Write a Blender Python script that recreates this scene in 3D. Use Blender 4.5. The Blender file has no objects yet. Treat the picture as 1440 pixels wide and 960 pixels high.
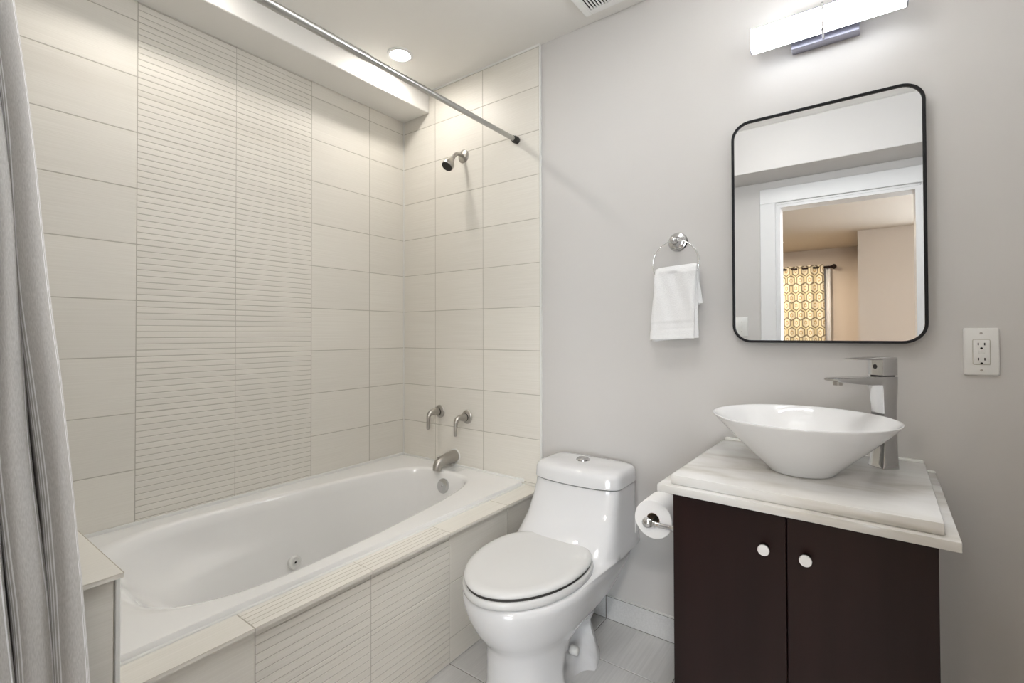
import bpy, bmesh, math, random
from mathutils import Vector, Matrix
random.seed(7)
PI = math.pi
sc = bpy.context.scene
COL = sc.collection

# ------------------------------------------------------------------ camera
CAM = Vector((2.08615, -1.80252, 1.16))
yaw, pitch, roll = math.radians(36.229), math.radians(0.701), math.radians(-0.160)
fwd = Vector((-math.sin(yaw)*math.cos(pitch), math.cos(yaw)*math.cos(pitch), math.sin(pitch)))
rgt = Vector((math.cos(yaw), math.sin(yaw), 0.0))
upv = rgt.cross(fwd)
R_ = rgt*math.cos(roll) + upv*math.sin(roll)
U_ = -rgt*math.sin(roll) + upv*math.cos(roll)
cd = bpy.data.cameras.new('camera')
cam = bpy.data.objects.new('camera', cd)
COL.objects.link(cam)
cam.matrix_world = Matrix(((R_.x, U_.x, -fwd.x, CAM.x), (R_.y, U_.y, -fwd.y, CAM.y), (R_.z, U_.z, -fwd.z, CAM.z), (0, 0, 0, 1)))
cd.sensor_width = 36.0
cd.lens = 671.3*36.0/1440.0
cd.shift_x = -2.16/1440.0
cd.shift_y = -19.57/1440.0
cd.clip_start = 0.02
sc.camera = cam

# ------------------------------------------------------------------ light levels, exposure, world
EXPOSURE = 0.69
VANITY_EMIT = 85.0
VANITY_EDGE = 8.0
DOWN_EMIT = 108
BATH_FILL_EMIT = 10.0
BED_EMIT = 1000
ROOM_FILL_EMIT = 80
DAY_FILL_EMIT = 8
COL_VANITY = (0.92, 0.96, 1.0)
COL_DOWN = (1.0, 0.95, 0.88)
COL_BATH_FILL = (1.0, 0.99, 0.98)
COL_BED = (1.0, 0.82, 0.62)
COL_ROOM_FILL = (1.0, 0.97, 0.94)
sc.view_settings.view_transform = 'Standard'
sc.view_settings.look = 'None'
sc.view_settings.gamma = 1.0
sc.view_settings.use_curve_mapping = False
sc.view_settings.exposure = EXPOSURE
w = bpy.data.worlds.new('world')
sc.world = w
w.use_nodes = True
w.node_tree.nodes['Background'].inputs[0].default_value = (0.75, 0.82, 0.9, 1)
w.node_tree.nodes['Background'].inputs[1].default_value = 1.0

# ------------------------------------------------------------------ materials
def mat(name, col, rough=0.5, metal=0.0, spec=0.5, coat=0.0, emit=None, estr=0.0, sub=0.0):
    m = bpy.data.materials.new(name)
    m.use_nodes = True
    b = m.node_tree.nodes['Principled BSDF']
    b.inputs['Base Color'].default_value = (*col, 1)
    b.inputs['Roughness'].default_value = rough
    b.inputs['Metallic'].default_value = metal
    b.inputs['Specular IOR Level'].default_value = spec
    b.inputs['Coat Weight'].default_value = coat
    b.inputs['Coat Roughness'].default_value = 0.05
    if emit:
        b.inputs['Emission Color'].default_value = (*emit, 1)
        b.inputs['Emission Strength'].default_value = estr
    return m

def nodes_of(m):
    return m.node_tree, m.node_tree.nodes['Principled BSDF']

def add_noise(m, c1, c2, scale=(1, 1, 1), nscale=1.0, detail=3, lo=0.35, hi=0.65, bump=0.0, bdist=0.001, distort=0.0):
    """noise-driven colour variation (and bump) in object coordinates"""
    t, b = nodes_of(m)
    tc = t.nodes.new('ShaderNodeTexCoord')
    mp = t.nodes.new('ShaderNodeMapping')
    mp.inputs['Scale'].default_value = scale
    nz = t.nodes.new('ShaderNodeTexNoise')
    nz.inputs['Scale'].default_value = nscale
    nz.inputs['Detail'].default_value = detail
    nz.inputs['Distortion'].default_value = distort
    rp = t.nodes.new('ShaderNodeValToRGB')
    rp.color_ramp.elements[0].position = lo
    rp.color_ramp.elements[1].position = hi
    rp.color_ramp.elements[0].color = (*c1, 1)
    rp.color_ramp.elements[1].color = (*c2, 1)
    t.links.new(tc.outputs['Object'], mp.inputs['Vector'])
    t.links.new(mp.outputs['Vector'], nz.inputs['Vector'])
    t.links.new(nz.outputs['Fac'], rp.inputs['Fac'])
    t.links.new(rp.outputs['Color'], b.inputs['Base Color'])
    if bump:
        bp = t.nodes.new('ShaderNodeBump')
        bp.inputs['Strength'].default_value = bump
        bp.inputs['Distance'].default_value = bdist
        t.links.new(nz.outputs['Fac'], bp.inputs['Height'])
        t.links.new(bp.outputs['Normal'], b.inputs['Normal'])
    return m

def tile_mat(name, scale, c1, c2, rough=0.40):
    m = mat(name, c1, rough, spec=0.35)
    add_noise(m, c1, c2, scale, 1.0, 4, 0.3, 0.7, 0.12, 0.0006)
    t, b = nodes_of(m)
    # faint tile-to-tile variation
    g = t.nodes.new('ShaderNodeNewGeometry')
    hs = t.nodes.new('ShaderNodeHueSaturation')
    mr = t.nodes.new('ShaderNodeMapRange')
    mr.inputs['To Min'].default_value = 0.975
    mr.inputs['To Max'].default_value = 1.025
    src = b.inputs['Base Color'].links[0].from_socket
    t.links.new(g.outputs['Random Per Island'], mr.inputs['Value'])
    t.links.new(mr.outputs['Result'], hs.inputs['Value'])
    t.links.new(src, hs.inputs['Color'])
    t.links.new(hs.outputs['Color'], b.inputs['Base Color'])
    return m

TC1, TC2 = (0.735, 0.705, 0.640), (0.790, 0.762, 0.700)
M = {}
M['tile_y'] = tile_mat('tile linen along y', (320, 3.0, 320), TC1, TC2)
M['tile_x'] = tile_mat('tile linen along x', (3.0, 320, 320), TC1, TC2)
M['grout'] = mat('grout', (0.50, 0.47, 0.41), 0.9)
M['grout_lt'] = mat('light grout', (0.46, 0.42, 0.35), 0.9)
M['floor_tile'] = tile_mat('floor tile', (140, 3.5, 140), (0.62, 0.615, 0.605), (0.71, 0.705, 0.695), 0.4)
M['floor_grout'] = mat('floor grout', (0.10, 0.085, 0.07), 0.9)
M['paint'] = mat('wall paint', (0.61, 0.592, 0.575), 0.55, spec=0.35)
add_noise(M['paint'], (0.610, 0.592, 0.573), (0.630, 0.612, 0.593), (1, 1, 1), 2.0, 2, 0.3, 0.7)
M['ceil'] = mat('ceiling paint', (0.84, 0.825, 0.795), 0.7, spec=0.2)
M['white_trim'] = mat('white trim paint', (0.80, 0.80, 0.80), 0.35)
M['caulk'] = mat('white caulk', (0.78, 0.78, 0.75), 0.5)
M['porcelain'] = mat('porcelain', (0.72, 0.72, 0.725), 0.06, coat=0.3)
M['sink'] = mat('sink ceramic', (0.82, 0.82, 0.82), 0.06, coat=0.3)
M['seat'] = mat('seat plastic', (0.69, 0.69, 0.68), 0.12)
M['acrylic'] = mat('tub acrylic', (0.85, 0.845, 0.83), 0.12, coat=0.2)
M['chrome'] = mat('chrome', (0.62, 0.62, 0.62), 0.09, 1.0)
M['satin'] = mat('brushed nickel', (0.46, 0.44, 0.41), 0.28, 1.0)
M['rod'] = mat('brushed steel rod', (0.50, 0.495, 0.48), 0.30, 1.0)
M['dark_rubber'] = mat('dark rubber', (0.035, 0.033, 0.03), 0.6)  # also the painted shade in the toilet lid gap
M['dark'] = mat('dark gap', (0.012, 0.012, 0.012), 0.8)
M['black_metal'] = mat('black metal', (0.008, 0.008, 0.010), 0.5, spec=0.25)
M['mirror'] = mat('mirror glass', (0.90, 0.91, 0.915), 0.0, 1.0)
M['espresso'] = mat('espresso wood', (0.030, 0.014, 0.013), 0.34, spec=0.25)
add_noise(M['espresso'], (0.0125, 0.0050, 0.0045), (0.019, 0.0078, 0.0070), (14, 14, 1.2), 1.0, 4, 0.3, 0.7)
M['ceramic_knob'] = mat('satin white knob', (0.80, 0.79, 0.78), 0.3)
M['towel'] = mat('white terry', (0.84, 0.84, 0.84), 0.95, spec=0.1)
add_noise(M['towel'], (0.80, 0.80, 0.80), (0.88, 0.88, 0.88), (1, 1, 1), 420, 2, 0.3, 0.7, 0.6, 0.002)
M['paper'] = mat('toilet paper', (0.84, 0.83, 0.82), 0.95, spec=0.1)
M['vent_white'] = mat('vent white', (0.90, 0.90, 0.89), 0.4)
M['plastic'] = mat('white plastic', (0.78, 0.775, 0.75), 0.3)
M['lens'] = mat('lamp lens', (0.9, 0.9, 0.9), 0.4, emit=COL_DOWN, estr=DOWN_EMIT)
M['lens_bath_fill'] = mat('added bath fill lens', (0.9, 0.9, 0.9), 0.4, emit=COL_BATH_FILL, estr=BATH_FILL_EMIT)
M['lens_bed'] = mat('lamp lens warm', (0.9, 0.9, 0.9), 0.4, emit=COL_BED, estr=BED_EMIT)
M['diffuser_edge'] = mat('lit diffuser edge', (0.9, 0.9, 0.9), 0.4, emit=COL_VANITY, estr=VANITY_EDGE)
M['lens_room_fill'] = mat('added room fill lens', (0.9, 0.9, 0.9), 0.4, emit=COL_ROOM_FILL, estr=ROOM_FILL_EMIT)
M['diffuser'] = mat('lit diffuser', (0.9, 0.9, 0.9), 0.4, emit=COL_VANITY, estr=VANITY_EMIT)
M['acryl_clear'] = mat('frosted clear edge', (0.46, 0.46, 0.52), 0.25)
M['day_fill'] = mat('added fill window pane', (0.8, 0.9, 1.0), 0.3, emit=(0.86, 0.93, 1.0), estr=DAY_FILL_EMIT)
M['bed_wall'] = mat('bedroom paint', (0.58, 0.52, 0.46), 0.6)
M['bed_ceil'] = mat('bedroom ceiling', (0.54, 0.48, 0.41), 0.7)
M['bed_floor'] = mat('bedroom carpet', (0.36, 0.31, 0.26), 0.95)
add_noise(M['bed_floor'], (0.32, 0.28, 0.23), (0.40, 0.35, 0.29), (1, 1, 1), 220, 2, 0.3, 0.7)
M['bronze'] = mat('dark bronze', (0.022, 0.012, 0.010), 0.35, 0.6)
M['sheer'] = mat('white sheer fabric', (0.82, 0.83, 0.86), 0.9)
M['sticker'] = mat('clear sticker', (0.72, 0.72, 0.70), 0.2)
M['sticker_logo'] = mat('sticker oval', (0.36, 0.36, 0.36), 0.35)

def marble():
    m = mat('white marble', (0.74, 0.73, 0.70), 0.16, coat=0.15)
    t, b = nodes_of(m)
    tc = t.nodes.new('ShaderNodeTexCoord')
    mp = t.nodes.new('ShaderNodeMapping')
    mp.inputs['Scale'].default_value = (2.2, 7.5, 7.5)
    mp.inputs['Rotation'].default_value = (0, 0, 0.25)
    nz = t.nodes.new('ShaderNodeTexNoise')
    nz.inputs['Scale'].default_value = 1.0
    nz.inputs['Detail'].default_value = 6
    nz.inputs['Distortion'].default_value = 0.8
    rp = t.nodes.new('ShaderNodeValToRGB')
    e = rp.color_ramp.elements
    e[0].position = 0.28; e[0].color = (0.40, 0.38, 0.335, 1)
    e[1].position = 0.60; e[1].color = (0.75, 0.745, 0.73, 1)
    x = e.new(0.42); x.color = (0.62, 0.60, 0.56, 1)
    x = e.new(0.50); x.color = (0.70, 0.69, 0.665, 1)
    t.links.new(tc.outputs['Object'], mp.inputs['Vector'])
    t.links.new(mp.outputs['Vector'], nz.inputs['Vector'])
    t.links.new(nz.outputs['Fac'], rp.inputs['Fac'])
    t.links.new(rp.outputs['Color'], b.inputs['Base Color'])
    return m
M['marble'] = marble()

def linen():
    """grey linen with groups of thin white stripes running down the cloth (u = metres across the cloth)"""
    m = mat('striped linen', (0.5, 0.5, 0.5), 0.9, spec=0.15)
    t, b = nodes_of(m)
    uv = t.nodes.new('ShaderNodeUVMap'); uv.uv_map = 'UVMap'
    sx = t.nodes.new('ShaderNodeSeparateXYZ')
    t.links.new(uv.outputs['UV'], sx.inputs['Vector'])
    def math_(op, a, bb):
        n = t.nodes.new('ShaderNodeMath'); n.operation = op
        for i, v in enumerate((a, bb)):
            if v is None: continue
            if isinstance(v, (int, float)): n.inputs[i].default_value = v
            else: t.links.new(v, n.inputs[i])
        return n.outputs[0]
    period = 0.058
    g = math_('MODULO', sx.outputs['X'], period)
    ins = math_('LESS_THAN', g, 0.0245)
    f = math_('MODULO', g, 0.0062)
    st = math_('LESS_THAN', f, 0.0026)
    fac = math_('MULTIPLY', ins, st)
    nz = t.nodes.new('ShaderNodeTexNoise')
    nz.inputs['Scale'].default_value = 1.0
    nz.inputs['Detail'].default_value = 3
    mp = t.nodes.new('ShaderNodeMapping'); mp.inputs['Scale'].default_value = (700, 120, 1)
    t.links.new(uv.outputs['UV'], mp.inputs['Vector'])
    t.links.new(mp.outputs['Vector'], nz.inputs['Vector'])
    rp = t.nodes.new('ShaderNodeValToRGB')
    rp.color_ramp.elements[0].position = 0.3; rp.color_ramp.elements[0].color = (0.49, 0.475, 0.455, 1)
    rp.color_ramp.elements[1].position = 0.7; rp.color_ramp.elements[1].color = (0.61, 0.595, 0.575, 1)
    t.links.new(nz.outputs['Fac'], rp.inputs['Fac'])
    mx = t.nodes.new('ShaderNodeMixRGB')
    mx.inputs['Color2'].default_value = (0.90, 0.90, 0.91, 1)
    t.links.new(fac, mx.inputs['Fac'])
    t.links.new(rp.outputs['Color'], mx.inputs['Color1'])
    t.links.new(mx.outputs['Color'], b.inputs['Base Color'])
    bp = t.nodes.new('ShaderNodeBump')
    bp.inputs['Strength'].default_value = 0.25; bp.inputs['Distance'].default_value = 0.001
    t.links.new(nz.outputs['Fac'], bp.inputs['Height'])
    t.links.new(bp.outputs['Normal'], b.inputs['Normal'])
    return m
M['linen'] = linen()

def vcol_mat():
    m = mat('patterned fabric', (0.6, 0.5, 0.3), 0.9, spec=0.1)
    t, b = nodes_of(m)
    a = t.nodes.new('ShaderNodeVertexColor'); a.layer_name = 'pattern'
    t.links.new(a.outputs['Color'], b.inputs['Base Color'])
    return m
M['hexfabric'] = vcol_mat()

# ------------------------------------------------------------------ scene-graph helpers
WL = {}
def tag(o, label=None, cat=None, group=None, kind=None):
    if label: o['label'] = label
    if cat: o['category'] = cat
    if group: o['group'] = group
    if kind: o['kind'] = kind
    return o

def thing(name, label, cat, loc, group=None):
    o = bpy.data.objects.new(name, None)
    o.empty_display_size = 0.05
    COL.objects.link(o)
    o.location = loc
    WL[o.name] = Vector(loc)
    return tag(o, label, cat, group)

def obj(name, bm, mats, parent=None, smooth=35, origin=None, label=None, recalc=True):
    """link bm (world coordinates) as ONE mesh object"""
    me = bpy.data.meshes.new(name)
    if recalc: bmesh.ops.recalc_face_normals(bm, faces=bm.faces)
    base = Vector((0, 0, 0))
    if parent is not None: base = WL[parent.name]
    elif origin is not None: base = Vector(origin)
    bmesh.ops.translate(bm, verts=bm.verts, vec=-base)
    bm.to_mesh(me); bm.free()
    if not isinstance(mats, (list, tuple)): mats = [mats]
    for m in mats: me.materials.append(m)
    o = bpy.data.objects.new(name, me)
    COL.objects.link(o)
    if parent is not None:
        o.parent = parent
        WL[o.name] = base
    else:
        o.location = base
        WL[o.name] = base
    if smooth:
        for p in me.polygons: p.use_smooth = True
        me.set_sharp_from_angle(angle=math.radians(smooth))
    if label: o['label'] = label
    return o

def new():
    return bmesh.new()

def struct(name, bm, mats, parent=None, smooth=None, **k):
    o = obj(name, bm, mats, parent, smooth, **k)
    if parent is None: o['kind'] = 'structure'
    return o

def box(bm, x0, x1, y0, y1, z0, z1, mi=0, bevel=0.0, seg=2, xf=None):
    vs = [bm.verts.new(xf(Vector(p)) if xf else p) for p in
          [(x0, y0, z0), (x1, y0, z0), (x1, y1, z0), (x0, y1, z0), (x0, y0, z1), (x1, y0, z1), (x1, y1, z1), (x0, y1, z1)]]
    fs = []
    for q in ((3, 2, 1, 0), (4, 5, 6, 7), (0, 1, 5, 4), (1, 2, 6, 5), (2, 3, 7, 6), (3, 0, 4, 7)):
        f = bm.faces.new([vs[i] for i in q]); f.material_index = mi; fs.append(f)
    if bevel:
        es = list({e for f in fs for e in f.edges})
        r = bmesh.ops.bevel(bm, geom=es, offset=bevel, segments=seg, profile=0.5, affect='EDGES')
        for f in r['faces']: f.material_index = mi
    return vs

def loft(bm, rings, cap0=True, cap1=True, closed=True, mi=0):
    """rings: lists of 3-D points, all of one length"""
    V = [[bm.verts.new(p) for p in r] for r in rings]
    n = len(V[0])
    for a, b in zip(V[:-1], V[1:]):
        for i in range(n if closed else n-1):
            j = (i+1) % n
            f = bm.faces.new((a[i], a[j], b[j], b[i])); f.material_index = mi
    if cap0: f = bm.faces.new(V[0][::-1]); f.material_index = mi
    if cap1: f = bm.faces.new(V[-1]); f.material_index = mi
    return V

def frame_of(d):
    d = Vector(d).normalized()
    a = Vector((0, 0, 1)) if abs(d.z) < 0.9 else Vector((1, 0, 0))
    u = d.cross(a).normalized()
    return u, d.cross(u).normalized()

def lathe(bm, c, axis, prof, n=32, cap0=True, cap1=True, mi=0):
    """prof: (distance along axis, radius)"""
    c = Vector(c); ax = Vector(axis).normalized(); u, v = frame_of(ax)
    rings = []
    for (d, r) in prof:
        r = max(r, 1e-5)
        rings.append([c+ax*d+u*(r*math.cos(2*PI*i/n))+v*(r*math.sin(2*PI*i/n)) for i in range(n)])
    return loft(bm, rings, cap0, cap1, True, mi)

def tube(bm, pts, rad, n=16, closed=False, mi=0, flat=None):
    """tube along pts, rad = number or list; flat = (su, sv) squash"""
    pts = [Vector(p) for p in pts]
    N = len(pts)
    rads = rad if isinstance(rad, (list, tuple)) else [rad]*N
    rings = []; pu = None
    for i, p in enumerate(pts):
        if closed: d = pts[(i+1) % N]-pts[i-1]
        else: d = pts[min(i+1, N-1)]-pts[max(i-1, 0)]
        d.normalize()
        if pu is None: u, v = frame_of(d)
        else:
            u = (pu-d*pu.dot(d)).normalized(); v = d.cross(u)
        pu = u
        fu, fv = flat[i] if flat else (1, 1)
        rings.append([p+u*(rads[i]*fu*math.cos(2*PI*k/n))+v*(rads[i]*fv*math.sin(2*PI*k/n)) for k in range(n)])
    if closed:
        V = [[bm.verts.new(p) for p in r] for r in rings]
        for a in range(N):
            A, B = V[a], V[(a+1) % N]
            for i in range(n):
                j = (i+1) % n
                f = bm.faces.new((A[i], A[j], B[j], B[i])); f.material_index = mi
    else:
        loft(bm, rings, True, True, True, mi)

def arc_pts(p0, p1, p2, n=8):
    """quadratic Bezier"""
    p0, p1, p2 = Vector(p0), Vector(p1), Vector(p2)
    return [(1-t)**2*p0+2*t*(1-t)*p1+t*t*p2 for t in [i/n for i in range(n+1)]]

def rrect(w, h, r, n=8):
    """rounded rectangle outline, centred, as 2-D points (counter-clockwise)"""
    out = []
    for cx, cy, a0 in ((w/2-r, h/2-r, 0), (-w/2+r, h/2-r, 90), (-w/2+r, -h/2+r, 180), (w/2-r, -h/2+r, 270)):
        for i in range(n+1):
            a = math.radians(a0+90*i/n)
            out.append((cx+r*math.cos(a), cy+r*math.sin(a)))
    return out

def sgnpow(v, e):
    return math.copysign(abs(v)**e, v)

# ------------------------------------------------------------------ tile cladding
GAP = 0.0022
def tile_panel(bm, tiles, f, t=0.009, c=0.0012, mi=0, gmi=1, ribs=9, grout_depth=0.0006, hw=0.0021, dp=0.0011):
    """tiles: (u0, u1, v0, v1, ribbed); f(u, v, d) gives the 3-D point, d = 0 at the tile face"""
    g = GAP/2
    for (u0, u1, v0, v1, rib) in tiles:
        a, b, p, q = u0+g, u1-g, v0+g, v1-g
        if b-a < 0.004 or q-p < 0.004: continue
        if not rib:
            O = [(a, p), (b, p), (b, q), (a, q)]
            I = [(a+c, p+c), (b-c, p+c), (b-c, q-c), (a+c, q-c)]
            r0 = [bm.verts.new(f(u, v, -t)) for u, v in O]
            r1 = [bm.verts.new(f(u, v, -c)) for u, v in O]
            r2 = [bm.verts.new(f(u, v, 0)) for u, v in I]
            for A, B in ((r0, r1), (r1, r2)):
                for i in range(4):
                    j = (i+1) % 4
                    bm.faces.new((A[i], A[j], B[j], B[i])).material_index = mi
            bm.faces.new(r2).material_index = mi
        else:
            pitch = 0.2/ribs
            prof = [(p, -t), (p, -c), (p+c, 0)]
            k0 = math.ceil((p-v0+0.004)/pitch)
            k = max(1, k0)
            while v0+k*pitch < q-0.005:
                vv = v0+k*pitch
                prof += [(vv-hw, 0), (vv-hw*0.25, -dp), (vv+hw*0.25, -dp), (vv+hw, 0)]
                k += 1
            prof += [(q-c, 0), (q, -c), (q, -t)]
            L = [bm.verts.new(f(a, v, d)) for v, d in prof]
            Rr = [bm.verts.new(f(b, v, d)) for v, d in prof]
            for i in range(len(prof)-1):
                bm.faces.new((L[i], Rr[i], Rr[i+1], L[i+1])).material_index = mi
            for S, u in ((L, a), (Rr, b)):
                bm.faces.new(S if u == a else S[::-1]).material_index = mi
    # grout bed
    us = [x for tl in tiles for x in tl[:2]]; vs_ = [x for tl in tiles for x in tl[2:4]]
    U0, U1, V0, V1 = min(us), max(us), min(vs_), max(vs_)
    q = [bm.verts.new(f(u, v, -grout_depth)) for u, v in ((U0, V0), (U1, V0), (U1, V1), (U0, V1))]
    bm.faces.new(q).material_index = gmi

def grid(us, vs, rib=lambda i, j: False):
    return [(us[i], us[i+1], vs[j], vs[j+1], rib(i, j)) for i in range(len(us)-1) for j in range(len(vs)-1)]

# ================================================================== SETTING
H = 2.47            # ceiling
YB = 0.010          # painted face of the back wall
YF = -1.88          # inner face of the door wall
XR = 2.62           # right wall
ROWS = [0.281, 0.481, 0.681, 0.881, 1.081, 1.281, 1.481, 1.681, 1.881, 2.081, 2.281]

# floor: tiled slab
bm = new()
us = [-0.20, 0.23, 0.563, 0.897, 1.23, 1.563, 1.897, 2.23, 2.563, 2.70]
vs = [-2.02, -1.90, -1.567, -1.237, -0.903, -0.570, -0.237, 0.10]
tile_panel(bm, grid(us, vs), lambda u, v, d: (u, v, d), t=0.012, c=0.0015, grout_depth=0.0018)
box(bm, -0.2, 2.7, -2.02, 0.1, -0.10, -0.012, 1)
struct('floor', bm, [M['floor_tile'], M['floor_grout']])

bm = new(); box(bm, -0.2, 2.75, -2.02, 0.12, H, H+0.08)
struct('ceiling', bm, M['ceil'])

# long tub wall (left)
bm = new(); box(bm, -0.12, -0.009, -2.0, 0.12, 0, H)
wl = struct('wall_left', bm, M['paint'])
bm = new()
cols = [-1.88, -1.56, -1.2265, -0.8935, -0.5592, -0.232, 0.0]
tile_panel(bm, grid(cols, ROWS+[2.40], lambda i, j: i in (2, 3)), lambda u, v, d: (d, u, v))
obj('tile_cladding', bm, [M['tile_y'], M['grout']], wl, 20)

# back wall: painted, with the tiled shower end
bm = new(); box(bm, -0.12, 2.75, YB, 0.13, 0, H)
wb = struct('wall_back', bm, M['paint'])
bm = new()
tile_panel(bm, grid([0.0, 0.2495, 0.5797, 0.9122], ROWS+[2.461]), lambda u, v, d: (u, -d, v))
obj('tile_cladding', bm, [M['tile_x'], M['grout']], wb, 20)
bm = new(); box(bm, 0.9125, 0.9205, -0.0015, YB, 0.0, 2.462, 0, 0.001, 1)
box(bm, 0.2, 0.9185, -0.003, YB, 2.4612, H)
obj('edge_trim', bm, M['caulk'], wb, 30, label='white edge strip beside the shower tile')
bm = new(); box(bm, 0.0005, 0.006, -0.006, 0.0, 0.48, 2.35, 0, 0.002, 1)
obj('corner_caulk', bm, M['caulk'], wb, 30)

bm = new(); box(bm, XR, XR+0.12, -2.0, 0.13, 0, H)
struct('wall_right', bm, M['paint'])

# door wall with the opening
DX0, DX1, DZ = 1.642, 2.340, 2.0
bm = new()
box(bm, -0.12, DX0-0.02, YF-0.12, YF, 0, H)
box(bm, DX1+0.02, XR+0.12, YF-0.12, YF, 0, H)
box(bm, DX0-0.02, DX1+0.02, YF-0.12, YF, DZ+0.02, H)
struct('wall_front', bm, M['paint'])
# soffits
bm = new(); box(bm, 0.0, 0.203, YF, -0.0, 2.350, H, 0, 0.003, 1)
struct('trim_1', bm, M['ceil'])
bm = new(); box(bm, 0.203, XR, YF, -1.60, 2.185, H, 0, 0.003, 1)
struct('trim_2', bm, M['paint'])
# door casing: jamb liner and stepped casing boards
bm = new()
for (yy0, yy1) in ((YF, YF+0.016), (YF-0.136, YF-0.12)):
    box(bm, DX0-0.120, DX0-0.026, yy0, yy1, 0, DZ+0.034, 0, 0.003, 1)
    box(bm, DX1+0.026, DX1+0.120, yy0, yy1, 0, DZ+0.034, 0, 0.003, 1)
    box(bm, DX0-0.120, DX1+0.120, yy0, yy1, DZ+0.034, DZ+0.134, 0, 0.003, 1)
box(bm, DX0-0.022, DX0, YF-0.125, YF+0.006, 0, DZ)
box(bm, DX1, DX1+0.022, YF-0.125, YF+0.006, 0, DZ)
box(bm, DX0-0.022, DX1+0.022, YF-0.125, YF+0.006, DZ, DZ+0.022)
box(bm, DX0-0.030, DX0-0.018, YF-0.11, YF+0.011, 0, DZ+0.026)
box(bm, DX1+0.018, DX1+0.030, YF-0.11, YF+0.011, 0, DZ+0.026)
box(bm, DX0-0.030, DX1+0.030, YF-0.11, YF+0.011, DZ+0.018, DZ+0.03)
struct('door_1', bm, M['white_trim'])

# tile baseboard along the back wall
bm = new()
tile_panel(bm, [(0.93, 1.23, 0.0, 0.092, False), (1.23, 1.563, 0.0, 0.092, False), (1.563, 1.897, 0.0, 0.092, False), (1.897, 2.23, 0.0, 0.092, False), (2.23, 2.61, 0.0, 0.092, False)],
           lambda u, v, d: (u, -0.002-d, v), t=0.012)
box(bm, 0.93, 2.61, -0.001, YB, 0.0, 0.094, 2)
struct('baseboard_back', bm, [M['floor_tile'], M['floor_grout'], M['caulk']], smooth=20)

# ------------------------------------------------------------------ tiled tub surround: apron, deck, half wall
DZT, DXF, AXF = 0.470, 0.928, 0.905
ts = thing('tub_surround', 'beige tiled tub surround with ribbed apron tiles, flat deck and half wall', 'tub surround', (0.87, -0.9, 0))
bm = new()
tile_panel(bm, grid([-1.876, -1.573, -1.24, -0.907, -0.574, -0.236, -0.004], [0.002, 0.089, 0.2805, 0.460], lambda i, j: False)[:0] or
           [t for t in grid([-1.876, -1.573, -1.24, -0.907, -0.574, -0.236, -0.004], [0.002, 0.089, 0.2805, 0.460], lambda i, j: i in (2, 3))],
           lambda u, v, d: (AXF+d, u, v), ribs=9, hw=0.0017, dp=0.0024, grout_depth=0.0014)
box(bm, 0.86, AXF-0.004, -1.877, -0.003, 0.0, 0.459, 1)
obj('apron', bm, [M['tile_y'], M['grout']], ts, 20)
bm = new()
def deckmap(u, v, d): return (v, u, DZT+d)
dk = []
for (a, b, r) in ((-1.50, -1.251, False), (-1.251, -0.917, True), (-0.917, -0.590, True), (-0.590, -0.262, False), (-0.262, -0.004, False)):
    dk.append((a, b, 0.832, DXF, r))
tile_panel(bm, dk, deckmap, t=0.0095, ribs=11)
box(bm, 0.826, DXF-0.006, -1.50, -0.004, 0.459, DZT-0.004, 1)
obj('deck', bm, [M['tile_y'], M['grout_lt']], ts, 20)
bm = new(); box(bm, 0.820, 0.8335, -1.50, -0.004, 0.462, DZT+0.0035, 0, 0.003, 2)
obj('caulk_line', bm, M['caulk'], ts)
# half wall at the near end of the tub
hw = new()
box(hw, 0.003, AXF-0.009, YF+0.003, -1.505, 0.0, 0.687, 1)
tile_panel(hw, [(-1.876, -1.508, 0.002, 0.089, False), (-1.876, -1.508, 0.089, 0.2805, False), (-1.876, -1.508, 0.2805, 0.480, False), (-1.876, -1.508, 0.480, 0.684, False)],
           lambda u, v, d: (AXF+0.001+d, u, v))
tile_panel(hw, grid([0.003, 0.305, 0.60, 0.904], [0.47, 0.684]), lambda u, v, d: (u, -1.500+d, v))
hwo = obj('half_wall', hw, [M['tile_y'], M['grout']], ts, 20)
bm = new()
tile_panel(bm, [(0.003, 0.28, -1.876, -1.498, False), (0.28, 0.60, -1.876, -1.498, False), (0.60, 0.928, -1.876, -1.498, False)], lambda u, v, d: (u, v, 0.700+d), t=0.0095)
o = obj('cap', bm, [M['tile_y'], M['grout_lt']], hwo, 20)
bm = new()
box(bm, AXF-0.004, AXF+0.004, -1.5075, -1.4985, 0.0, 0.689, 0, 0.0015, 1)
obj('edge_strip', bm, M['caulk'], hwo)

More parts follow.
